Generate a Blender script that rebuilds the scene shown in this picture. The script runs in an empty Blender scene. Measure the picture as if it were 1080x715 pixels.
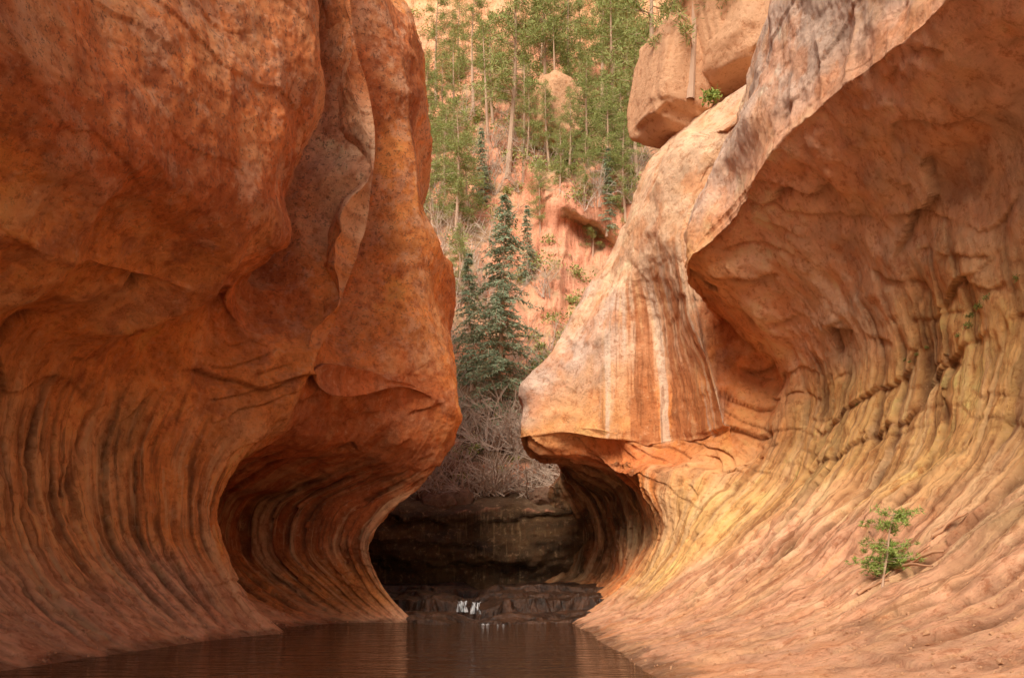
import bpy, math, random
import numpy as np
from mathutils import Vector, Quaternion
random.seed(7); rng=np.random.default_rng(7)
scene=bpy.context.scene
CAMH=1.6
def W(a,b,y):   # image pixel coordinates unprojected through the camera at depth y -> world
    return ((a-540)*y/1000.0, y, CAMH+(600-b)*y/1000.0)
# ---------------------------------------------------------------- noise
def _h(ix,iy,iz,seed):
    x=(ix.astype(np.int64)*374761393+iy.astype(np.int64)*668265263+iz.astype(np.int64)*2147483647+seed*974634777)&0xffffffff
    x=((x^(x>>13))*1274126177)&0xffffffff
    x=((x^(x>>16))*2246822519)&0xffffffff
    x=x^(x>>15)
    return (x&0xffff)/32767.5-1.0
def vn(x,y,z,seed=0):
    x0=np.floor(x);y0=np.floor(y);z0=np.floor(z)
    fx=x-x0;fy=y-y0;fz=z-z0
    fx=fx*fx*fx*(fx*(fx*6-15)+10);fy=fy*fy*fy*(fy*(fy*6-15)+10);fz=fz*fz*fz*(fz*(fz*6-15)+10)
    r=0
    for i in (0,1):
        wx=fx if i else 1-fx
        for j in (0,1):
            wy=fy if j else 1-fy
            for k in (0,1):
                wz=fz if k else 1-fz
                r=r+wx*wy*wz*_h(x0+i,y0+j,z0+k,seed)
    return r
def fbm(x,y,z,o=4,seed=0,g=0.5):
    a=1;r=0;s=0
    for i in range(o):
        r=r+a*vn(x+i*7.3,y+i*3.1,z-i*5.7,seed+i);s+=a;a*=g
        x,y,z=2*(.80*x+.60*y),2*(-.48*x+.64*y+.60*z),2*(.36*x-.48*y+.80*z)
    return r/s
def sst(a,b,x):
    t=np.clip((x-a)/(b-a),0,1);return t*t*(3-2*t)
def herm(P,ts,mix=0.5):
    n=P.shape[0];d=P[1:]-P[:-1]
    m=np.zeros_like(P)
    a=d[:-1];b=d[1:]
    har=np.where(a*b>0,2*a*b/np.where(np.abs(a+b)<1e-9,1,a+b),0)
    m[1:-1]=mix*har+(1-mix)*0.5*(a+b);m[0]=d[0];m[-1]=d[-1]
    i=np.clip(np.floor(ts).astype(int),0,n-2);t=(ts-i).reshape((-1,)+(1,)*(P.ndim-1))
    h00=2*t**3-3*t**2+1;h10=t**3-2*t**2+t;h01=-2*t**3+3*t**2;h11=t**3-t**2
    return h00*P[i]+h10*m[i]+h01*P[i+1]+h11*m[i+1]
def lin2(A,s,t):
    s=np.clip(s,0,A.shape[0]-1.001);t=np.clip(t,0,A.shape[1]-1.001)
    i=s.astype(int);j=t.astype(int);fs=(s-i)[...,None];ft=(t-j)[...,None]
    fs=fs*fs*(3-2*fs);ft=ft*ft*(3-2*ft)
    return (1-fs)*(1-ft)*A[i,j]+fs*(1-ft)*A[i+1,j]+(1-fs)*ft*A[i,j+1]+fs*ft*A[i+1,j+1]
def params(w,n):
    w=np.array(w,float);c=np.concatenate([[0],np.cumsum(w)]);c/=c[-1]
    return np.interp(np.linspace(0,1,n),c,np.arange(len(c)))
# ---------------------------------------------------------------- mesh helpers
def link(o):
    scene.collection.objects.link(o);return o
def grid_mesh(name,P,attrs,mat,flip=False,uv=None):
    nu,nv=P.shape[:2]
    me=bpy.data.meshes.new(name)
    idx=np.arange(nu*nv).reshape(nu,nv)
    q=np.stack([idx[:-1,:-1],idx[1:,:-1],idx[1:,1:],idx[:-1,1:]],-1).reshape(-1,4)
    if flip:q=q[:,::-1]
    me.vertices.add(nu*nv);me.vertices.foreach_set('co',P.reshape(-1).astype(np.float32))
    nf=len(q);me.loops.add(nf*4);me.loops.foreach_set('vertex_index',q.reshape(-1).astype(np.int32))
    me.polygons.add(nf);me.polygons.foreach_set('loop_start',np.arange(0,nf*4,4,dtype=np.int32))
    me.polygons.foreach_set('use_smooth',np.ones(nf,dtype=bool))
    me.update(calc_edges=True)
    if uv is not None:
        l=me.uv_layers.new(name='UVMap');l.data.foreach_set('uv',uv.reshape(-1,2)[q.reshape(-1)].reshape(-1).astype(np.float32))
    for k,v in attrs.items():
        if v.ndim==3:
            a=me.attributes.new(k,'FLOAT_COLOR','POINT')
            c=np.ones((nu*nv,4),np.float32);c[:,:3]=v.reshape(-1,3);a.data.foreach_set('color',c.reshape(-1))
        else:
            a=me.attributes.new(k,'FLOAT','POINT');a.data.foreach_set('value',v.reshape(-1).astype(np.float32))
    me.materials.append(mat);me.validate()
    return link(bpy.data.objects.new(name,me))
def mesh_obj(name,V,F,mats,mi=None,smooth=False,parent=None,do_link=True):
    me=bpy.data.meshes.new(name);me.from_pydata([tuple(v) for v in V],[],F)
    for m in mats:me.materials.append(m)
    if mi is not None:me.polygons.foreach_set('material_index',mi)
    if smooth:me.polygons.foreach_set('use_smooth',[True]*len(F))
    me.update()
    o=bpy.data.objects.new(name,me)
    if do_link:link(o)
    if parent:o.parent=parent
    return o
# ---------------------------------------------------------------- node helper
class NT:
    def __init__(s,name):
        s.m=bpy.data.materials.new(name);s.m.use_nodes=True;s.t=s.m.node_tree
        s.b=s.t.nodes['Principled BSDF']
    def n(s,ty,**k):
        x=s.t.nodes.new(ty)
        for a,v in k.items():setattr(x,a,v)
        return x
    def l(s,a,b):s.t.links.new(a,b)
    def mix(s,f,a,b,mode='MIX'):
        x=s.n('ShaderNodeMix',data_type='RGBA',blend_type=mode)
        for i,v in ((0,f),(6,a),(7,b)):
            if hasattr(v,'links'):s.l(v,x.inputs[i])
            elif i==0:x.inputs[0].default_value=v
            else:x.inputs[i].default_value=(*v,1)
        return x.outputs[2]
    def math(s,op,a,b=0.0,clamp=False):
        x=s.n('ShaderNodeMath',operation=op,use_clamp=clamp)
        for i,v in ((0,a),(1,b)):
            if hasattr(v,'links'):s.l(v,x.inputs[i])
            else:x.inputs[i].default_value=v
        return x.outputs[0]
    def noise(s,co,sc,det=6,rough=.55,dist=0,scale3=(1,1,1)):
        mp=s.n('ShaderNodeMapping');mp.inputs['Scale'].default_value=scale3
        s.l(co,mp.inputs[0])
        x=s.n('ShaderNodeTexNoise');s.l(mp.outputs[0],x.inputs['Vector'])
        x.inputs['Scale'].default_value=sc;x.inputs['Detail'].default_value=det
        x.inputs['Roughness'].default_value=rough;x.inputs['Distortion'].default_value=dist
        return x.outputs[0]
    def ramp(s,f,a,b,va=0.0,vb=1.0):
        x=s.n('ShaderNodeMapRange',interpolation_type='SMOOTHSTEP');s.l(f,x.inputs[0])
        x.inputs[1].default_value=a;x.inputs[2].default_value=b;x.inputs[3].default_value=va;x.inputs[4].default_value=vb
        return x.outputs[0]
    def attr(s,name,col=False):
        x=s.n('ShaderNodeAttribute',attribute_name=name);return x.outputs['Color' if col else 'Fac']
# ---------------------------------------------------------------- rock material
def rock_mat(name,uv=True,const=None,bumpd=0.85):
    N=NT(name);co=N.n('ShaderNodeTexCoord');ob=co.outputs['Object']
    if const is None:base=N.attr('Col',True)
    else:
        r=N.n('ShaderNodeRGB');r.outputs[0].default_value=(*const,1);base=r.outputs[0]
    n3=N.noise(ob,4.5,8,.78)
    c=N.mix(N.ramp(n3,.36,.5,.75,0),base,(.62,.42,.30),'MULTIPLY')
    c=N.mix(N.ramp(n3,.54,.68,0,.38),c,(.93,.58,.33))
    N.b.inputs['Roughness'].default_value=.8
    h=n3
    if uv:
        u=co.outputs['UV'];st=N.attr('streak');pit=N.attr('pit')
        sn=N.noise(u,1,5,.65,.3,(5.0,.4,1))
        c=N.mix(N.math('MULTIPLY',N.ramp(sn,.53,.64),N.math('MULTIPLY',st,.62)),c,(.26,.09,.03))
        c=N.mix(N.math('MULTIPLY',N.ramp(sn,.47,.34),N.math('MULTIPLY',st,.5)),c,(.92,.58,.29))
        ln=N.noise(ob,8,5,.85)
        c=N.mix(N.math('MULTIPLY',N.ramp(ln,.54,.61),N.math('MULTIPLY',pit,.75)),c,(.17,.065,.035))
        N.l(N.math('SUBTRACT',.76,N.math('MULTIPLY',N.attr('wet'),.5)),N.b.inputs['Roughness'])
        h=N.math('ADD',N.math('MULTIPLY',n3,.6),N.math('MULTIPLY',N.math('MULTIPLY',sn,st),.5))
    N.l(c,N.b.inputs['Base Color']);N.b.inputs['Specular IOR Level'].default_value=.35
    b=N.n('ShaderNodeBump');b.inputs['Strength'].default_value=bumpd;b.inputs['Distance'].default_value=.28
    N.l(h,b.inputs['Height']);N.l(b.outputs[0],N.b.inputs['Normal'])
    return N.m
ROCK=rock_mat('sandstone')
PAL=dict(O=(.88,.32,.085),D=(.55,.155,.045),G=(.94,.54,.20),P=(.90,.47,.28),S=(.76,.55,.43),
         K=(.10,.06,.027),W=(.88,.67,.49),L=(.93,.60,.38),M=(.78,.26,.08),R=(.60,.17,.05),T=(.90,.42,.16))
def wall(name,secs,cols,uw,lw,nu,nv,side,streakL,pitL,wetS,lipi,lipe,boost=None,lich=(.60,.44,.35),drk=(.46,.13,.045),drkf=.6,scoop=.65):
    C=[];K=[]
    for s,c in zip(secs,cols):
        pts=[np.array(p,float) for p in s]
        li=lipi-1
        L=pts[li];pre=L+(pts[li-1]-L)*lipe;post=L+(pts[li+1]-L)*lipe
        pts=pts[:li]+[pre,L,post]+pts[li+1:];c=c[:li]+c[li]*3+c[li+1:]
        f=pts[0];t=pts[-1]
        pts=[np.array((f[0]-side*1.2,f[1],-.7))]+pts+[np.array((t[0]+side*6,t[1],t[2]+2.0)),np.array((t[0]+side*60,t[1],t[2]+6))]
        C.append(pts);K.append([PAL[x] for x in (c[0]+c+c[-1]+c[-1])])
    C=np.array(C,float);K=np.array(K)
    def ins(l,w=False):
        l=list(l)
        if w:
            return l[:lipi-1]+[l[lipi-1]*(1-lipe),l[lipi-1]*max(lipe,.15),l[lipi]*max(lipe,.15),l[lipi]*(1-lipe)]+l[lipi+1:]
        return l[:lipi]+[l[lipi]]*3+l[lipi+1:]
    lw=ins(lw,True);streakL=ins(streakL);pitL=ins(pitL)
    nl=C.shape[1]
    us=params(uw,nu);vs=params(lw,nv)
    A=herm(C.transpose(1,0,2),vs,.6).transpose(1,0,2)
    P=herm(A,us,.75)
    S,T=np.meshgrid(us,vs,indexing='ij')
    mid=P[:,nv//3];U=np.concatenate([[0],np.cumsum(np.linalg.norm(np.diff(mid,axis=0),axis=1))])
    dv=np.linalg.norm(np.diff(P,axis=1),axis=2);V=np.concatenate([np.zeros((nu,1)),np.cumsum(dv,axis=1)],1)
    V=V-V[:,nv//3][:,None]+V[:,nv//3].mean()
    U2=np.repeat(U[:,None],nv,1)
    a=np.gradient(P,axis=0);b=np.gradient(P,axis=1);N=np.cross(a,b)
    N=N/np.maximum(np.linalg.norm(N,axis=2,keepdims=True),1e-6)
    if N[nu//2,nv//3,0]*side>0:N=-N
    x,y,z=P[...,0],P[...,1],P[...,2]
    st=np.interp(T,np.arange(nl),streakL);pit=np.interp(T,np.arange(nl),pitL)
    bo=boost(S,T) if boost is not None else 0*S
    sm=sst(2.,4.,T)
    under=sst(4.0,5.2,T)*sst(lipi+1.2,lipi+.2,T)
    upper=sst(lipi-.5,lipi+1.5,T)
    d=.26*fbm(x*.3,y*.3,z*.3,2,1)*sm+.12*fbm(x*1.0,y*1.0,z*1.0,4,5)*(.4+.6*sm)+.05*fbm(x*3.5,y*3.5,z*3.5,4,9,.6)
    xa=x+.9*fbm(x*.35,y*.35,z*.35,3,11);ya=y+.9*fbm(x*.35+5,y*.35,z*.35,3,12);za=z+.9*fbm(x*.35,y*.35+7,z*.35,3,13)
    sc1=np.abs(vn(xa*.28,ya*.28,za*.30,14));sc2=np.abs(vn(xa*.8,ya*.8,za*.75,15))
    up=np.clip(upper+.8*under,0,1)*np.clip(1-.8*bo,0,1)
    d+=-scoop*up*sst(0,.9,sc1)-.16*up*sc2
    lay=z*.85+.45*x*side+.22*y+.8*fbm(x*.4,y*.4,z*.4,3,21)
    k=np.floor(lay);fr=lay-k;pm=sst(-.2,.15,fbm(x*.4+9+k*3,y*.4,z*.4,3,31))
    d+=-.24*(fr**1.5)*pm*(.18+.82*under)*sm*np.clip(1-.6*st,0,1)
    lay2=z*2.2+1.0*x*side-.4*y+1.0*fbm(x*.5,y*.5,z*.5,3,23);k2=np.floor(lay2);fr2=lay2-k2
    m2=sst(-.05,.2,fbm(x*.9+k2*2,y*.9+4,z*.9,3,37))
    d+=-.09*(fr2**1.5)*m2*sm*(.18+.82*under)*np.clip(1-.6*st,0,1)
    stb=np.clip(np.interp(T,np.arange(nl),streakL)*1.1,0,1)
    stn=stb*sst(-.6,.0,fbm(U2*.2,V*.3,U2*0+3,2,59)+.15)
    groove=0*U2
    for per,amp,sd,vv in ((.74,.18,51,.36),(.31,.075,151,.7)):
        ph=U2/per+.9*fbm(U2*.2,V*.08,U2*0,2,sd)/per*.5+.20*fbm(U2*1.2,V*.7,U2*0,3,sd+1)
        kk=np.floor(ph);s=ph-kk
        am=sst(-.2,.3,vn(kk*1.37,V*vv+kk*3.1,kk*0,sd+4)+.35*fbm(x*2,y*2,z*2,3,sd+9))
        d+=-amp*am*(s**1.6)*stn
        groove=np.maximum(groove,am*sst(.58,.93,s)*stn*(1 if per>.5 else .6))
    n2=fbm(U2*1.8,V*.40,U2*0,3,61);t2=sst(.22,.5,n2)*stn;d-=.12*t2
    groove=np.clip(groove*.9+t2*.8*sst(-.3,.2,vn(U2*.5,V*.4,U2*0,63)),0,1)
    groove*=sst(-.6,.15,fbm(x*3,y*3,z*3,4,67))
    foot=sst(3.6,2.4,T);l3=z*2.4+.3*y+1.3*fbm(x*.5,y*.5,z*.5,4,68);f3=l3-np.floor(l3)
    d+=-.06*(f3**2)*foot*sst(-.1,.2,fbm(x*.8,y*.8,z,3,69))
    d*=np.interp(T,[0,1,2],[0,.5,1])
    P=P+N*d[...,None]
    ws=S+.45*fbm(x*.5,y*.5,z*.5,4,71);wt=T+.6*fbm(x*.6+50,y*.6,z*.6,4,73)
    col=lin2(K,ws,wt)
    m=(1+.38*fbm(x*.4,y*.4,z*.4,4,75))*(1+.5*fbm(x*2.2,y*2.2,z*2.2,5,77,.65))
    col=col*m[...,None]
    def blend(f,c):
        nonlocal col
        f=np.clip(f,0,1)[...,None];col=col*(1-f)+f*np.array(c)
    blend(.40*sst(.05,.4,fbm(x*.9,y*.9,z*.9,5,79,.6)),(.92,.50,.24))
    blend(drkf*sst(.03,.35,fbm(x*1.3+9,y*1.3,z*1.3,5,80,.65))*(1-.6*st),drk)
    blend(.55*pit*sst(.04,.27,fbm(x*1.6,y*1.6,z*1.6,6,82,.75)),lich)
    s1=fbm(U2*3,V*.2,U2*0,4,84,.6);s2=fbm(U2*2,V*.14,U2*0+7,4,85,.6)
    blend(.55*st*sst(.12,.38,s1),(.34,.12,.04))
    blend(.5*st*sst(.10,.45,s2),(.94,.64,.36))
    og=fbm(U2*1.1,V*.16,U2*0+5,4,88,.6);blend(.55*st*sst(.25,.45,og)*sst(3,4.5,T),(.24,.17,.06))
    s3=fbm(U2*3.2,V*.10,U2*0+3,4,87,.6)
    blend(.9*bo*sst(.03,.20,s3),(.56,.20,.07));blend(.75*bo*sst(-.10,-.26,s3),(.88,.70,.54))
    blend(.85*groove,(.14,.052,.018))
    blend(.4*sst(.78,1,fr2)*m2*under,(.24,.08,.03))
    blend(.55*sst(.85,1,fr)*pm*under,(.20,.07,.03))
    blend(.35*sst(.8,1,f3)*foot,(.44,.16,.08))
    wet=np.interp(S,np.arange(len(wetS)),wetS)*sst(8,3,z)
    wn=z+.15*fbm(x*2,y*2,z*2,2,3)
    wet=np.maximum(wet,sst(.3,.05,wn))
    col=col*(1-.55*sst(.18,.04,wn))[...,None]
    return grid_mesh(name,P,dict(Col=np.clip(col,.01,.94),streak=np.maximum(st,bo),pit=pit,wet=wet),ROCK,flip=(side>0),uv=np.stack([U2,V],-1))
def B(y,l,dy=None):
    return [W(a,b,y+(dy[i] if dy else 0)) for i,(a,b) in enumerate(l)]
def X(y,l):return [(a,y,b) for a,b in l]
Ls=[X(1,[(-8.8,0),(-10,1),(-11.3,2.6),(-11.3,4.6),(-9.8,6),(-8.0,7.1),(-7.6,9.5),(-8.0,12.5),(-8.8,16),(-10.5,20)]),
 X(8,[(-8.4,0),(-9.7,1),(-11,2.6),(-11,4.2),(-9.8,5.4),(-7.6,6.4),(-6.9,9),(-7.2,12),(-8,16),(-9.6,20)]),
 B(14,[(-40,714),(-120,668),(-185,600),(-185,490),(-130,365),(10,250),(80,130),(62,0),(25,-200),(-60,-450)]),
 B(18,[(130,689),(60,640),(5,560),(-5,470),(30,380),(160,308),(232,205),(242,90),(222,-60),(165,-300)]),
 B(21,[(215,676),(165,630),(112,560),(100,470),(140,392),(252,312),(320,232),(346,130),(335,0),(290,-220)]),
 B(22.3,[(255,671),(215,625),(178,560),(178,485),(215,415),(262,340),(272,260),(285,140),(295,20),(290,-200)],[0,0,0,0,0,.8,1.9,2.3,2.2,1]),
 B(23.9,[(298,667),(256,620),(236,560),(245,515),(282,467),(335,396),(362,312),(396,160),(374,40),(340,-150)],[0,0,0,0,0,0,.1,.1,0,0]),
 B(25.2,[(300,665),(225,622),(175,570),(195,525),(300,470),(370,402),(338,320),(345,200),(352,60),(345,-100)],[.3,1.0,1.8,1.8,-.2,-.5,1.5,2,1.2,0]),
 B(27.4,[(372,660),(312,627),(262,580),(270,530),(385,478),(440,410),(446,330),(443,180),(430,60),(395,-60)],[.6,2.2,3.2,3.2,.1,-.6,0,0,0,0]),
 B(28.6,[(440,656),(402,615),(388,575),(415,535),(460,502),(485,440),(475,350),(464,225),(452,100),(428,-5)]),
 B(31,[(428,652),(370,615),(345,575),(370,530),(430,490),(466,425),(480,300),(464,225),(452,100),(425,0)]),
 B(35,[(405,646),(385,610),(375,570),(385,530),(420,490),(440,425),(445,350),(440,225),(430,100),(410,0)]),
 B(41,[(400,625),(390,600),(385,570),(390,530),(410,490),(425,425),(430,350),(425,225),(415,100),(395,0)])]
Lc=["PPOOOORMMM","PPOOOORMMM","PPTTOORMMM","PPTTOORMMM","PPTTOMDRMM","PPOOOMDDDM","PPOOOOOLMM","POMDDDODRM","PODDDROORM","PODDDOOORO","KDDDDDDDOO","KKKKDDDOOO","KKKKDDDOOO"]  # darker letters at lobe base, flutes and alcove put shade into the colour
left=wall('canyon_wall',Ls,Lc,[1,1.6,4,3.6,2.4,2.6,2.6,3,2.4,1.2,1.0,.8],[.6,1.6,1.6,1.6,1.8,1.8,1.8,1.8,2,1.6,.5,.3],780,560,-1,
   [.1,.2,.75,1,.9,.2,0,0,0,.1,.1,0,0],[0,0,.05,0,.05,.2,.4,.8,1,1,1,1,1],[0,0,0,0,0,0,0,.1,.2,.3,.8,1,1],6,.18,lich=(.78,.43,.26),scoop=.5)
Rs=[X(1,[(2.8,0),(5,.3),(7,.8),(8.5,1.8),(9.5,3.5),(9.5,5.5),(8.5,7.5),(6.8,9.5),(6.6,11),(6.8,13),(7.5,15),(9,18)]),
 X(8,[(2.4,0),(4.5,.3),(6.5,.8),(8.1,1.9),(9.2,3.6),(9.3,5.6),(8.5,7.8),(6.6,9.4),(6.9,11),(7.4,13),(8.2,15),(9.5,18)]),
 B(14,[(690,714),(790,688),(920,640),(1040,560),(1130,440),(1140,300),(1085,165),(975,20),(985,-80),(990,-200),(1000,-350),(1050,-550)]),
 B(18,[(655,689),(725,665),(810,630),(895,560),(965,460),(985,350),(945,230),(850,122),(855,40),(855,-40),(860,-150),(900,-350)]),
 B(21.5,[(632,674),(690,655),(755,615),(815,560),(870,485),(892,400),(860,325),(765,218),(775,140),(786,60),(798,0),(830,-60)]),
 B(24,[(622,667),(668,648),(722,610),(778,560),(822,495),(850,430),(825,368),(714,290),(728,220),(746,150),(762,95),(795,60)]),
 B(25,[(615,664),(655,646),(705,608),(745,560),(775,510),(808,460),(818,412),(757,345),(735,265),(740,180),(755,120),(785,95)],[0,0,0,0,0,0,.9,1.4,1.2,.6,0,0]),
 B(26.3,[(610,660),(648,643),(690,605),(720,560),(732,520),(744,494),(772,480),(762,448),(728,318),(712,235),(722,150),(760,110)]),
 B(28,[(604,657),(638,638),(678,602),(692,560),(672,515),(672,495),(697,485),(700,462),(690,335),(675,265),(692,180),(740,120)],[0,0,0,0,0,0,.2,.7,1.0,.3,0,0]),
 B(29.3,[(600,654),(634,637),(672,600),(684,560),(662,515),(640,494),(650,480),(638,462),(640,340),(650,290),(672,210),(720,130)],[0,0,0,0,0,0,0,-.3,0,0,0,0]),
 B(30.4,[(600,652),(632,635),(668,600),(681,560),(660,518),(628,494),(605,478),(588,456),(600,372),(625,318),(662,230),(710,140)],[0,0,0,0,0,0,0,-.2,0,0,0,0]),
 B(31.3,[(598,651),(630,634),(664,598),(678,560),(658,520),(615,496),(560,482),(546,462),(548,415),(588,345),(650,250),(700,150)]),
 B(34,[(590,640),(625,625),(650,600),(656,560),(640,525),(600,500),(575,487),(562,455),(575,400),(620,340),(665,260),(705,170)]),
 B(37,[(570,635),(592,622),(612,600),(618,565),(605,530),(590,508),(585,495),(590,460),(605,400),(645,340),(680,270),(715,190)]),
 B(39.4,[(545,625),(552,612),(560,595),(562,565),(558,540),(570,515),(590,500),(600,470),(615,410),(650,340),(690,270),(720,200)]),
 B(48,[(620,620),(630,600),(640,580),(645,550),(645,520),(645,500),(640,480),(635,450),(650,400),(680,340),(710,280),(740,220)])]
Rc=["PPPPGGLPSSSS","PPPPGGLPSSSS","PPPPGGLPSSSS","PPPPGGLPSSSS","PPPPGGLPSSSS","PPPGGGPTSSLL","PPGGGTTDLLLL","PPGGGTTOLLLL","PPGTOMMOLLLL","PPTTODMTSLLL","POMKDDMTSLLL","PMMKKDDTSSLL","KMDKKKDOOLLL","KKKKKKDDOLLL","KKKKKKDDOLLL","KKKKOOOOOLLL"]  # letter L at the overhang underside paints in bounce light
right=wall('canyon_wall.001',Rs,Rc,[1,1.8,4,3.5,3,1.8,2,2.2,1.6,1.3,1.2,1.4,1.4,1,.5],[.5,1.4,1.6,1.6,1.8,1.6,1.8,1.8,1.4,1.2,1.2,1.2,.4,.3],840,560,1,
   [.03,.06,.15,.75,1,1,.65,.1,0,0,0,0,0,0,0],[.1,.2,.2,0,0,0,.03,.05,.25,.35,.35,.3,.4,.5,.5],[0,0,0,0,0,0,0,0,.1,.2,.3,.5,1,1,1,1],8,.12,
   boost=lambda S,T:.95*sst(6.5,7.0,S)*sst(9.3,8.9,S)*sst(7.6,8.6,T)*sst(12.2,11.2,T),drk=(.78,.30,.11),drkf=.5,scoop=.5)
# ---------------------------------------------------------------- hillside
nx,nt=460,460
prof1=np.array([(37.5,-.6),(37.7,1.2),(37.3,2.8),(38.0,4.1),(40,4.6),(43,6.2),(48,9.2),(54,13),(58,16),(60,21),(61,26),(66,30),(74,36),(82,43),(86,52),(88,66),(94,70),(100,88),(103,120),(140,130)],float)
prof2=np.array([(37.5,-.6),(37.7,1.2),(37.3,2.8),(38.0,4.1),(40,4.8),(43,7),(48,10.5),(54,16),(60,22),(66,28),(70,33),(75,38),(80,43),(84,47),(86,56),(88,70),(93,75),(96,95),(103,120),(140,130)],float)
ts=params([1.5,1.5,1.5,1,1.2,1.5,1.5,1.5,2,2,1.5,1.5,1.5,1.6,2,1.5,1.5,1,.3],nt)
q1=herm(prof1,ts);q2=herm(prof2,ts)
xs=np.concatenate([np.linspace(-70,-16,30),np.linspace(-15.8,26,nx-60),np.linspace(27,90,30)])
Xg=np.repeat(xs[:,None],nt,1)
mk=sst(-.2,.2,fbm(Xg*.12+.3,Xg*0,ts[None,:]*.3,2,81)+.45*sst(-1,3,Xg))[...,None]
Q=q1[None]*mk+q2[None]*(1-mk)
Yg=Q[...,0]+0.0;Zg=Q[...,1]+0.0
far=sst(40,50,Yg)
Yg=Yg+far*(2.6*fbm(Xg*.12,Zg*.06,Xg*0,4,83)+1.4*np.abs(fbm(Xg*.45,Yg*.1,Zg*.08,4,85)))+(1-far)*.7*fbm(Xg*.7,Zg*1.0,Yg*0,5,86)
lay=Zg*.35+1.2*fbm(Xg*.15,Yg*.2,Zg*.1,3,87);fr=lay-np.floor(lay)
Yg=Yg+.3*(fr**2)*sst(2,5,ts)[None,:]
lay=Zg*1.1+1.4*fbm(Xg*.4,Yg*.2,Zg*.2,4,88);k=np.floor(lay);fr=lay-k
Yg=Yg+.35*(fr**2)*(1-far)*sst(-.2,.3,vn(Xg*.5+k*5,k,Xg*0,92))
Zg=Zg+far*(.9*fbm(Xg*.3,Yg*.3,Zg*0,4,89)+.3*fbm(Xg*1.5,Yg*1.5,Zg*0,3,90))+.35*fbm(Xg*.9,Yg*.9,Zg*0,4,91)*sst(3,4,ts)[None,:]
Pg=np.stack([Xg,Yg,Zg],-1)
a=np.gradient(Pg,axis=0);b=np.gradient(Pg,axis=1);nn=np.cross(a,b);nn/=np.linalg.norm(nn,axis=2,keepdims=True)+1e-9
upn=np.abs(nn[...,2])
cliff=sst(.66,.46,upn+.15*fbm(Xg*.6,Yg*.6,Zg*.6,3,93))[...,None]
slope=np.array((.52,.32,.18))*(1+.5*fbm(Xg*.8,Yg*.8,Zg*.8,4,95))[...,None]
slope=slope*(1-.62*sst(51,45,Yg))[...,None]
cl=np.array((.86,.38,.23))*(1+.4*fbm(Xg*.3,Yg*.3,Zg*.5,4,97))[...,None]
hi=sst(42,62,Zg)[...,None];cl=cl*(1-hi)+hi*np.array((.92,.56,.30));slope=slope*(1-hi)+hi*np.array((.78,.48,.26))  # hill colours kept light: distance haze is put into the albedo
colh=slope*(1-cliff)+cl*cliff
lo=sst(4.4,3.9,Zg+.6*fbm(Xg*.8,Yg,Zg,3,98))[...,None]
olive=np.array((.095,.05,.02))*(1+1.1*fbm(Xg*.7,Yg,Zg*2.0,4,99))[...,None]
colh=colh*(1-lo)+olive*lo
z0=np.zeros_like(Xg)
uvh=np.stack([Xg,Zg+Yg],-1)
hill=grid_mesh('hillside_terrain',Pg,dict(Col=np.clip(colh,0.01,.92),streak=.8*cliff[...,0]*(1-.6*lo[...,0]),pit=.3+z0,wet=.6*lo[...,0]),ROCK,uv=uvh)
# ---------------------------------------------------------------- ground
gm=rock_mat('riverbed_sand',uv=False,const=(.45,.24,.13))
R=2500
mesh_obj('ground',[(-R,-R,-.75),(R,-R,-.75),(R,R,-.75),(-R,R,-.75)],[(0,1,2,3)],[gm])
gx=np.linspace(-30,30,140);gy=np.linspace(-60,9,160);GX,GY=np.meshgrid(gx,gy,indexing='ij')
Z=.10+.18*fbm(GX*.25,GY*.25,GX*0,4,131)-.9*sst(3.5,9,GY+1.2*fbm(GX*.3,GX*0,GX*0,3,133))
gm2=rock_mat('bounce_floor_rock',uv=False,const=(.88,.53,.31))
grid_mesh('bounce_floor',np.stack([GX,GY,Z],-1),{},gm2)  # unseen bright floor behind the camera, added to bounce sunlight up the walls
# ---------------------------------------------------------------- water
N=NT('stream_water');co=N.n('ShaderNodeTexCoord').outputs['Object']
N.b.inputs['Base Color'].default_value=(.040,.014,.005,1);N.b.inputs['Roughness'].default_value=.05;N.b.inputs['IOR'].default_value=1.33
h=N.math('ADD',N.noise(co,1.6,4,.55,.8,(.5,1.6,1)),N.math('MULTIPLY',N.noise(co,7,2,.5,0,(.6,1.4,1)),.2))
bp=N.n('ShaderNodeBump');bp.inputs['Strength'].default_value=.9;bp.inputs['Distance'].default_value=.28;N.l(h,bp.inputs['Height']);N.l(bp.outputs[0],N.b.inputs['Normal'])
mesh_obj('stream_water',[(-12,1,0),(12,1,0),(12,30,0),(-12,30,0)],[(0,1,2,3)],[N.m])
# ---------------------------------------------------------------- cascade ledges
N=NT('wet_dark_rock');co=N.n('ShaderNodeTexCoord').outputs['Object']
nz=N.noise(co,2.5,6,.7);N.l(N.mix(N.ramp(nz,.35,.7),(.02,.010,.006),(.12,.055,.03)),N.b.inputs['Base Color'])
N.b.inputs['Roughness'].default_value=.3;N.b.inputs['Specular IOR Level'].default_value=.5
bp=N.n('ShaderNodeBump');bp.inputs['Strength'].default_value=.8;bp.inputs['Distance'].default_value=.25;N.l(nz,bp.inputs['Height']);N.l(bp.outputs[0],N.b.inputs['Normal'])
WET=N.m
gx=np.linspace(-7,5,280);gy=np.linspace(25,38.8,420)
GX,GY=np.meshgrid(gx,gy,indexing='ij')
w=GY+2.2*fbm(GX*.30+3,GY*.2,GX*0,4,101)+.7*fbm(GX*1.3,GY*1.1,GX*0,5,102,.6)-2.0*sst(-2.6,-4,GX)-1.0*sst(.6,2,GX)
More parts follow.
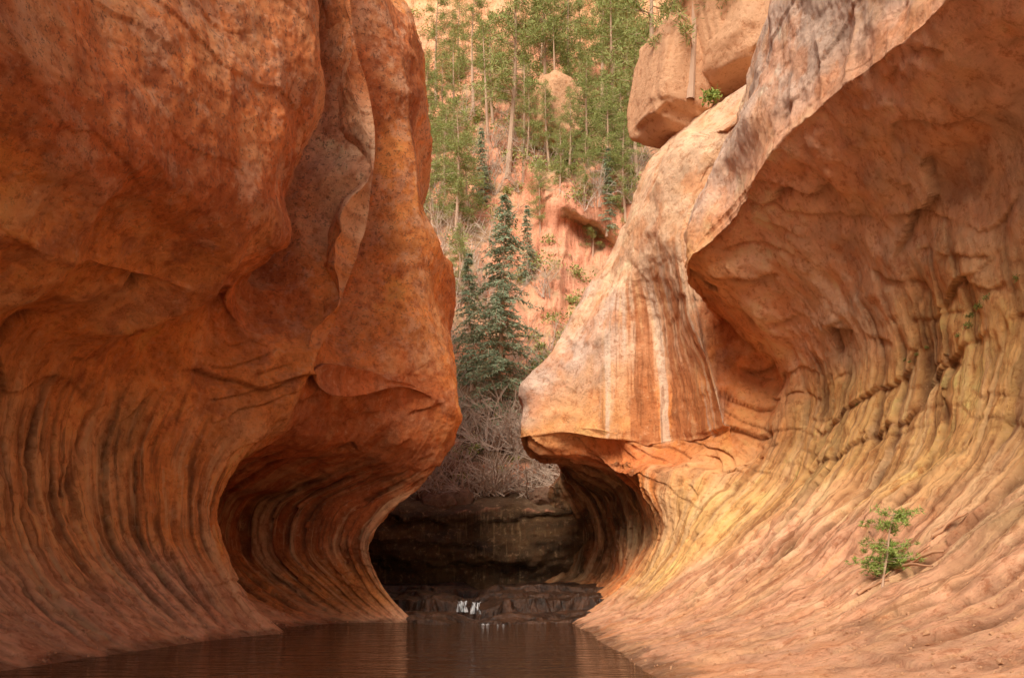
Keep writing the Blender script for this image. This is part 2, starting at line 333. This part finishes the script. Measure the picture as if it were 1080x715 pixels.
Z=-.45+.56*sst(26.9,27.1,w)+.10*sst(28,28.2,w)+.42*sst(29.3,29.5,w)+.14*sst(31,31.4,w)+.22*sst(32.6,33.0,w)
Z=Z+.20*fbm(GX*.9,GY*.9,GX*0,6,103,.6)*sst(26.6,27.4,w)-.2*sst(.9,.1,np.abs(GX+1.2+.3*np.sin(GY)))*sst(26,27,GY)
casc=grid_mesh('cascade_ledge',np.stack([GX,GY,Z],-1),{},WET)
N=NT('white_water');co=N.n('ShaderNodeTexCoord').outputs['Object']
N.b.inputs['Base Color'].default_value=(.60,.61,.63,1);N.b.inputs['Roughness'].default_value=.3
al=N.ramp(N.noise(co,1,3,.6,.2,(20,4,1.6)),.40,.56);N.l(al,N.b.inputs['Alpha'])
WW=N.m
def fall(parent,cx,wd,y0,z0,y1,z1,seed):
    n,m=16,8;V=[];F=[]
    for i in range(n):
        u=i/(n-1);x=cx+(u-.5)*wd
        for j in range(m):
            t=j/(m-1);e=.05*math.sin(i*1.7+seed)+.03*math.sin(i*3.3)
            V.append((x+.04*math.sin(t*5+i),y0+(y1-y0)*math.sin(t*1.57)+e,z0+(z1-z0)*(t**1.5)-.05*abs(math.sin(i*.9+seed))*(1-t)))
    for i in range(n-1):
        for j in range(m-1):
            k=i*m+j;F.append((k,k+m,k+m+1,k+1))
    mesh_obj('fall',V,F,[WW],smooth=True,parent=parent)
wf=link(bpy.data.objects.new('small_waterfall',None))
bpy.context.view_layer.update()
def ray(obj,a,b):
    o=Vector((0,0,CAMH));d=(Vector(W(a,b,1))-o).normalized()
    h,l,n,i=obj.ray_cast(o,d);return (l,n) if h else (None,None)
def drop(obj,x,y):
    h,l,n,i=obj.ray_cast(Vector((x,y,300)),Vector((0,0,-1)));return (l,n) if h else (None,None)
for (a,b,wp,hp,s) in ((488,633,10,12,1),(502,634,9,13,3),(512,657,10,8,5),(528,658,12,8,8)):
    l,n=ray(casc,a,b+hp)
    if l is None:continue
    y=l.y-.15;fall(wf,l.x,wp*y/1000,y+.12,CAMH+(600-b)*y/1000,y-.08,CAMH+(600-b-hp)*y/1000,s)
# ---------------------------------------------------------------- vegetation
def leafmat(name,c1,c2):
    N=NT(name);ge=N.n('ShaderNodeNewGeometry')
    N.l(N.mix(ge.outputs['Random Per Island'],c1,c2),N.b.inputs['Base Color']);N.b.inputs['Roughness'].default_value=.6
    N.b.inputs['Specular IOR Level'].default_value=.2
    return N.m
def barkmat(name,c1,c2):
    N=NT(name);co=N.n('ShaderNodeTexCoord').outputs['Object']
    N.l(N.mix(N.noise(co,6,3,.65,0,(1,1,.25)),c1,c2),N.b.inputs['Base Color']);N.b.inputs['Roughness'].default_value=.9
    return N.m
FIR=leafmat('fir_needles',(.18,.25,.15),(.38,.45,.29));PINE=leafmat('pine_needles',(.16,.21,.05),(.40,.42,.15))  # fir needles lighter and greyer, with haze painted into the colour
LEAF=leafmat('shrub_leaves',(.18,.22,.05),(.46,.45,.16));JUN=leafmat('sapling_needles',(.15,.23,.04),(.36,.43,.12))
MOSS=leafmat('moss',(.12,.14,.03),(.28,.28,.08))
BARK=barkmat('pine_bark',(.36,.21,.14),(.62,.43,.30));GREY=barkmat('bare_twigs',(.44,.32,.24),(.72,.59,.48));DRIFT=barkmat('driftwood',(.35,.15,.07),(.6,.35,.2))  # pine bark is pale to paint in haze on the trunks
def tube(V,F,pts,rad,n=6):
    b=len(V)
    for i,p in enumerate(pts):
        p=Vector(p);q=Vector(pts[min(i+1,len(pts)-1)])-Vector(pts[max(i-1,0)])
        q.normalize();u=q.orthogonal().normalized();v=q.cross(u)
        for k in range(n):
            an=2*math.pi*k/n;V.append(p+(u*math.cos(an)+v*math.sin(an))*rad[i])
    for i in range(len(pts)-1):
        for k in range(n):
            a=b+i*n+k;c=b+i*n+(k+1)%n;F.append((a,c,c+n,a+n))
def needle(V,F,p,d,l,w,r):
    d=d.normalized();s=d.cross(Vector((r.uniform(-1,1),r.uniform(-1,1),r.uniform(-1,1)))).normalized()*w
    b=len(V);V.extend((p-s*.5,p+s*.5,p+d*l*.6+s*.45,p+d*l));F.append((b,b+1,b+2,b+3))
def conifer_mesh(name,h,rad,seed,kind='fir',start=.08,nb=34,mat=None):
    r=random.Random(seed);V=[];F=[];bend=r.uniform(-.03,.03)*h
    def tp(t):return Vector((bend*math.sin(t*2.5),bend*.6*math.sin(t*3),h*t))
    tr=h*.015
    tube(V,F,[tp(i/12) for i in range(13)],[tr*(1-i/12*.93) for i in range(13)],8)
    L=[]
    for i in range(nb):
        t=start+(1-start)*((i+r.random()*.6)/nb)
        for j in range(r.randint(4,6) if kind=='fir' else r.randint(1,3)):
            an=r.uniform(0,6.283)
            ln=rad*((1-t)**.85*(.8 if kind=='fir' else 1))*r.uniform(.45,1.2)+.04*rad
            if kind!='fir':ln=rad*r.uniform(.4,1.0)*(math.sin(min(1,(1-t)*1.6+.15)*1.57))
            d=Vector((math.cos(an),math.sin(an),0));up=r.uniform(-.25,.3) if kind=='fir' else r.uniform(0,.5)
            p0=tp(t);pts=[]
            for k in range(6):
                s=k/5;pts.append(p0+d*ln*s+Vector((0,0,ln*(up*s-(.35 if kind=='fir' else .25)*s*s)))+Vector((r.uniform(-1,1),r.uniform(-1,1),r.uniform(-1,1)))*ln*.03*k**.5)
            tube(V,F,pts,[tr*.22*(1-k/5.5)*(1-t*.6)+.004 for k in range(6)],3)
            L.append((pts,ln))
    nb0=len(F)
    for pts,ln in L:
        ns=max(4,int(ln/(.13 if kind=='fir' else .16)))
        for q in range(ns):
            s=(q+r.random())/ns
            if kind!='fir' and s<.3:continue
            if kind=='fir' and r.random()<.1:continue
            k=min(4,int(s*5));f=s*5-k;p=pts[k].lerp(pts[k+1],f);dr=(pts[k+1]-pts[k]).normalized()
            sd=dr.cross(Vector((0,0,1))).normalized()
            if kind=='fir':
                for sg in (-1,1):
                    tl=(.10+.32*ln*(1-s)*.5)*r.uniform(.6,1.2);td=(sd*sg+dr*.7+Vector((0,0,r.uniform(-.45,.15)))).normalized()
                    for m in range(4):
                        needle(V,F,p+td*tl*m/4,(td+Vector((r.uniform(-.6,.6),r.uniform(-.6,.6),r.uniform(-.6,.4)))),r.uniform(.12,.24),r.uniform(.03,.055),r)
            else:
                c=p+Vector((r.uniform(-1,1),r.uniform(-1,1),r.uniform(-.6,1)))*.25
                for m in range(16):
                    d=Vector((r.gauss(0,1),r.gauss(0,1),r.gauss(.3,.9)));needle(V,F,c+d*.1,d,r.uniform(.16,.36),r.uniform(.03,.05),r)
    mi=[0]*nb0+[1]*(len(F)-nb0)
    o=mesh_obj(name,V,F,[BARK,mat],mi,do_link=False);me=o.data;bpy.data.objects.remove(o);return me
M_fir=conifer_mesh('fir_mesh',10.5,3.6,3,'fir',.05,50,FIR)
M_fir2=conifer_mesh('fir_mesh2',8,1.9,5,'fir',.08,32,FIR)
M_p=[conifer_mesh('pine_mesh%d'%i,14,3.0,20+i,'pine',s,36,PINE) for i,s in enumerate((.3,.45,.18))]
M_snag=conifer_mesh('snag_mesh',15,1.0,41,'pine',.85,8,PINE)
def put(name,me,loc,h,h0,rot=None):
    o=link(bpy.data.objects.new(name,me));s=h/h0;o.scale=(s,s,s);o.location=loc;o.rotation_euler=(random.uniform(-.03,.03),random.uniform(-.04,.04),random.uniform(0,6.28) if rot is None else rot);return o
def tree_at(name,me,a,b,hpx,h0,lift=0):
    l,n=ray(hill,a,b)
    if l is None:return
    return put(name,me,l-Vector((0,0,.3)),hpx*l.y/1000,h0)
tree_at('fir_tree',M_fir,526,440,245,10.5)
tree_at('fir_tree',M_fir2,498,410,150,8)
tree_at('fir_tree',M_fir2,556,300,90,8)
tree_at('fir_tree',M_fir2,510,215,85,8)
tree_at('fir_tree',M_fir2,640,245,95,8)
for a,b,hp,m in ((535,185,235,0),(480,250,150,2),(458,255,130,2),(572,150,190,1),(600,150,170,0),(620,175,120,2),(650,150,180,2),(500,120,140,0),(672,190,170,0),(460,110,130,0),(665,130,150,1),(590,205,80,2),(636,120,160,1),(610,110,120,0),(495,245,110,2),(655,175,110,2),(470,160,110,2),(580,180,100,0),(640,200,120,2),(570,70,100,0),(680,150,130,2),(486,320,90,2),(655,270,90,2),(660,230,110,2),(470,210,110,2),(555,170,90,2),(450,180,120,0),(645,90,130,2),(520,130,120,2),(545,110,110,2),(485,90,100,2),(615,215,80,2),(570,245,80,2),(625,270,80,2),(600,180,90,2)):
    tree_at('pine_tree',M_p[m],a,b,hp,14)
for a,b,hp in ((600,112,140),(588,165,150),(552,190,140),(515,150,130),(480,150,120)):
    tree_at('bare_snag',M_snag,a,b,hp,15)
def shrub(V,F,c,r0,r,nl=170):
    for i in range(6):
        d=Vector((r.gauss(0,1),r.gauss(0,1),abs(r.gauss(.8,.5)))).normalized();q=c+d*r0*r.uniform(.3,.6)
        for k in range(nl//6):
            p=q+Vector((r.gauss(0,1),r.gauss(0,1),r.gauss(0,.8)))*r0*.28
            needle(V,F,p,Vector((r.gauss(0,1),r.gauss(0,1),r.gauss(.3,1))),min(r0*.4,r.uniform(.10,.24)),min(r0*.2,r.uniform(.05,.11)),r)
r=random.Random(11);V=[];F=[]
for k in range(1050):
    y=r.uniform(50,98);x=r.uniform(-.13,.20)*y
    l,n=drop(hill,x,y)
    if l is None or abs(n.z)<.3:continue
    if r.random()<.5 and x/y<.02:continue
    if y<64 and r.random()<.4:continue
    shrub(V,F,l+Vector((0,0,.15)),r.uniform(.35,1.3),r,150)
mesh_obj('hillside_shrubs',V,F,[LEAF])
def brush(V,F,c,h,r,n=26,lean=.6,wf=1.0):
    for i in range(n):
        d=Vector((r.gauss(0,lean),r.gauss(0,lean),1)).normalized();L=h*r.uniform(.5,1.1);p=Vector(c)+Vector((r.gauss(0,.15),r.gauss(0,.15),0));pts=[p.copy()]
        for k in range(4):
            d=(d+Vector((r.gauss(0,.22),r.gauss(0,.22),r.gauss(-.05,.15)))).normalized();p=p+d*L/4;pts.append(p.copy())
        w=(.012*h**.5+.004)*wf
        tube(V,F,pts,[w,w*.8,w*.6,w*.45,w*.25],3)
        for k in (1,2,3):
            for m in range(2):
                d2=(d+Vector((r.gauss(0,.7),r.gauss(0,.7),r.gauss(.1,.5)))).normalized()
                tube(V,F,[pts[k],pts[k]+d2*L*.18,pts[k]+d2*L*.34+Vector((0,0,r.gauss(0,.05)))],[w*.5,w*.35,w*.2],3)
V=[];F=[]
for k in range(85):
    y=r.uniform(38.6,49);x=r.uniform(-4,3.2)*y/42
    l,n=drop(hill,x,y)
    if l is None:continue
    brush(V,F,l,r.uniform(.9,2.8),r,12,.8,1.5)
for k in range(80):
    y=r.uniform(50,74);x=r.uniform(-.10,.14)*y
    l,n=drop(hill,x,y)
    if l is None:continue
    brush(V,F,l,r.uniform(1.5,3.4),r,12,.35,1.2)
mesh_obj('dry_brush',V,F,[GREY])
V=[];F=[]
for k in range(26):
    y=r.uniform(41,50);x=r.uniform(-3.4,2.4)*y/42
    l,n=drop(hill,x,y)
    if l:shrub(V,F,l,r.uniform(.25,.6),r,110)
mesh_obj('ledge_bushes',V,F,[LEAF])
# ---------------------------------------------------------------- boulders
BR=rock_mat('boulder_sandstone',uv=False,const=(.86,.48,.27))
DR=rock_mat('ledge_rock_stone',uv=False,const=(.34,.20,.13))
def boulder(name,c,sz,seed,rot=(0,0,0),box=.55,mat=None):
    import bmesh
    bm=bmesh.new();bmesh.ops.create_icosphere(bm,subdivisions=5,radius=1)
    co=np.array([v.co[:] for v in bm.verts])
    p=np.sign(co)*np.abs(co)**box;p/=np.maximum(1,np.abs(p).max(1,keepdims=True))
    x,y,z=(co*1.0).T
    dd=1+.20*fbm(x*1.1+seed,y*1.1,z*1.1,4,seed)+.06*fbm(x*4,y*4+seed,z*4,4,seed+3)-.16*np.abs(fbm(x*1.6,y*1.6+seed,z*1.6,2,seed+9))
    p=p*dd[:,None]*np.array(sz)
    for v,q in zip(bm.verts,p):v.co=q
    me=bpy.data.meshes.new(name);bm.to_mesh(me);bm.free();me.materials.append(mat or BR)
    me.polygons.foreach_set('use_smooth',[True]*len(me.polygons))
    o=link(bpy.data.objects.new(name,me));o.location=c;o.rotation_euler=rot;return o
boulder('boulder',W(712,84,31.5),(1.15,1.4,1.95),3,(0,.15,.3),.4)
boulder('boulder',W(752,45,31),(.85,1.5,1.75),5,(0,-.2,.2),.4)
boulder('boulder',W(748,120,32.5),(1.6,2,1.05),8,(0,.1,.1))
boulder('boulder',W(800,30,30),(1.3,1.8,1.9),12,(0,.3,.5))
boulder('boulder',W(578,125,68),(2.0,2.5,2.6),15,(0,.1,.5))
for i in range(40):
    l,n=drop(hill,r.uniform(-3.4,2.6),r.uniform(38.2,47))
    if l:
        s=r.uniform(.2,.65);boulder('ledge_rock',l+Vector((0,0,.02)),(s*r.uniform(1,1.7),s,s*r.uniform(.5,.9)),20+i,(r.uniform(-.4,.4),r.uniform(-.4,.4),r.uniform(0,3)),.7,DR)
pt=put('pine_tree',M_p[2],W(728,105,30.0),9,14,.4)
pt2=put('pine_tree',M_p[0],W(765,100,33.5),11,14,2.0)
pt3=put('pine_tree',M_p[2],W(690,150,36),10,14,1.0)
V=[];F=[];shrub(V,F,Vector(W(748,104,29.3)),.32,r,260);mesh_obj('ledge_shrub',V,F,[JUN])
V=[];F=[]
for a,b,s in ((1034,322,.12),(1026,332,.12),(1020,342,.10),(1042,312,.09),(968,372,.06),(978,365,.06),(960,380,.05),(1072,292,.08),(955,378,.07),(1012,352,.07),(905,425,.05)):
    l,n=ray(right,a,b)
    if l:shrub(V,F,l+Vector((-.02,-.02,-.05)),s,r,80)
mesh_obj('wall_moss_tufts',V,F,[MOSS])
V=[];F=[]
def chip(p,s,r):
    b=len(V);q=Quaternion((r.gauss(0,1),r.gauss(0,1),r.gauss(0,1),r.gauss(0,1))).normalized()
    for c in ((1,0,0),(-1,0,0),(0,1,0),(0,-1,0),(0,0,1),(0,0,-1)):
        V.append(p+q@(Vector(c)*s*r.uniform(.5,1.2)))
    for f in ((0,2,4),(2,1,4),(1,3,4),(3,0,4),(2,0,5),(1,2,5),(3,1,5),(0,3,5)):F.append(tuple(b+i for i in f))
for i in range(260):
    a=r.uniform(640,1080);b=r.uniform(600,712)
    l,n=ray(right,a,b)
    if l and n.z>.55:chip(l+Vector((0,0,.01)),r.uniform(.012,.04)*(1 if r.random()<.9 else 2),r)
for i in range(160):
    a=r.uniform(0,430);b=r.uniform(640,700)
    l,n=ray(left,a,b)
    if l and n.z>.45 and l.z>.02:chip(l+Vector((0,0,.01)),r.uniform(.015,.05)*(1 if r.random()<.9 else 2),r)
mesh_obj('loose_stones',V,F,[BR])
# ---------------------------------------------------------------- sapling + driftwood
l,n=ray(right,930,618)
if l is None:l=Vector(W(930,618,16))
V=[];F=[];rr=random.Random(4);H=1.2
br=[]
tr=[Vector((0,0,-.1)),Vector((.03,0,.2)),Vector((.10,.02,.5)),Vector((.12,0,.85)),Vector((.2,0,H))]
tube(V,F,tr,[.028,.024,.018,.012,.005],6)
for i in range(34):
    t=rr.uniform(.25,1);k=min(3,int(t*4));p=tr[k].lerp(tr[k+1],t*4-k);an=rr.uniform(0,6.28)
    L=rr.uniform(.3,.62)*(1.25-t*.6);d=Vector((math.cos(an),math.sin(an)*.8,rr.uniform(-.1,.45)))
    pts=[p+d*L*s+Vector((0,0,-.15*L*s*s)) for s in (0,.3,.6,1)]
    tube(V,F,pts,[.009,.007,.005,.002],4);br.append(pts)
nb=len(F)
for pts in br:
    for q in range(18):
        s=rr.uniform(.2,1.0)*3;k=min(2,int(s));c=pts[k].lerp(pts[k+1],s-k)+Vector((rr.gauss(0,1),rr.gauss(0,1),rr.gauss(0,1)))*.035
        for m in range(10):
            d=Vector((rr.gauss(0,1),rr.gauss(0,1),rr.gauss(.35,.8)));needle(V,F,c,d,rr.uniform(.04,.09),.012,rr)
sap=mesh_obj('pine_sapling',V,F,[BARK,JUN],[0]*nb+[1]*(len(F)-nb));sap.location=l
def stick(name,a0,b0,a1,b1,rad,seed):
    p,_=ray(right,a0,b0);q,_=ray(right,a1,b1)
    if p is None or q is None:return
    rr=random.Random(seed);pts=[]
    for i in range(7):
        pts.append(p.lerp(q,i/6)+Vector((rr.gauss(0,.02),rr.gauss(0,.02),rad*1.1+rr.gauss(0,.012)+.06*math.sin(i/6*3.14))))
    V=[];F=[];tube(V,F,pts,[rad*(1-.1*i) for i in range(7)],7)
    m=pts[3];tube(V,F,[m,m+(q-p)*.2+Vector((0,0,.09)),m+(q-p)*.3+Vector((0,0,.12))],[rad*.5,rad*.35,rad*.15],5)
    mesh_obj(name,V,F,[DRIFT],smooth=True)
stick('driftwood_branch',925,606,996,586,.05,1)
stick('driftwood_branch',940,602,985,600,.035,2)
stick('driftwood_branch',985,568,1022,543,.045,3)
stick('driftwood_branch',905,628,950,612,.03,4)
# ---------------------------------------------------------------- light
w=bpy.data.worlds.new("World");scene.world=w;w.use_nodes=True;nt_=w.node_tree;bg=nt_.nodes['Background']
sky=nt_.nodes.new('ShaderNodeTexSky');sky.sky_type='NISHITA';sky.sun_disc=False
EL,AZ=math.radians(42),math.radians(200)
sky.sun_elevation=EL;sky.sun_rotation=AZ
mx=nt_.nodes.new('ShaderNodeMix');mx.data_type='RGBA';mx.blend_type='MULTIPLY';mx.inputs[0].default_value=1
mx.inputs[7].default_value=(1.0,.86,.70,1)
nt_.links.new(sky.outputs[0],mx.inputs[6]);nt_.links.new(mx.outputs[2],bg.inputs[0]);bg.inputs[1].default_value=.15
sl=bpy.data.lights.new('sun','SUN');sl.energy=5.0;sl.angle=math.radians(28);sl.color=(1,.91,.77)
so=link(bpy.data.objects.new('sun',sl))
sd=Vector((math.sin(AZ)*math.cos(EL),math.cos(AZ)*math.cos(EL),math.sin(EL)))
so.rotation_euler=(-sd).to_track_quat('-Z','Y').to_euler()
# ---------------------------------------------------------------- camera
cd=bpy.data.cameras.new('camera');cam=link(bpy.data.objects.new('camera',cd))
cam.location=(0,0,CAMH);cam.rotation_euler=(math.radians(90),0,0)
cd.sensor_width=36;cd.lens=36*1000/1080;cd.shift_y=(600-357.5)/1080;cd.clip_end=6000;cd.clip_start=.05
scene.camera=cam
scene.view_settings.view_transform='Standard';scene.view_settings.look='None';scene.view_settings.exposure=0
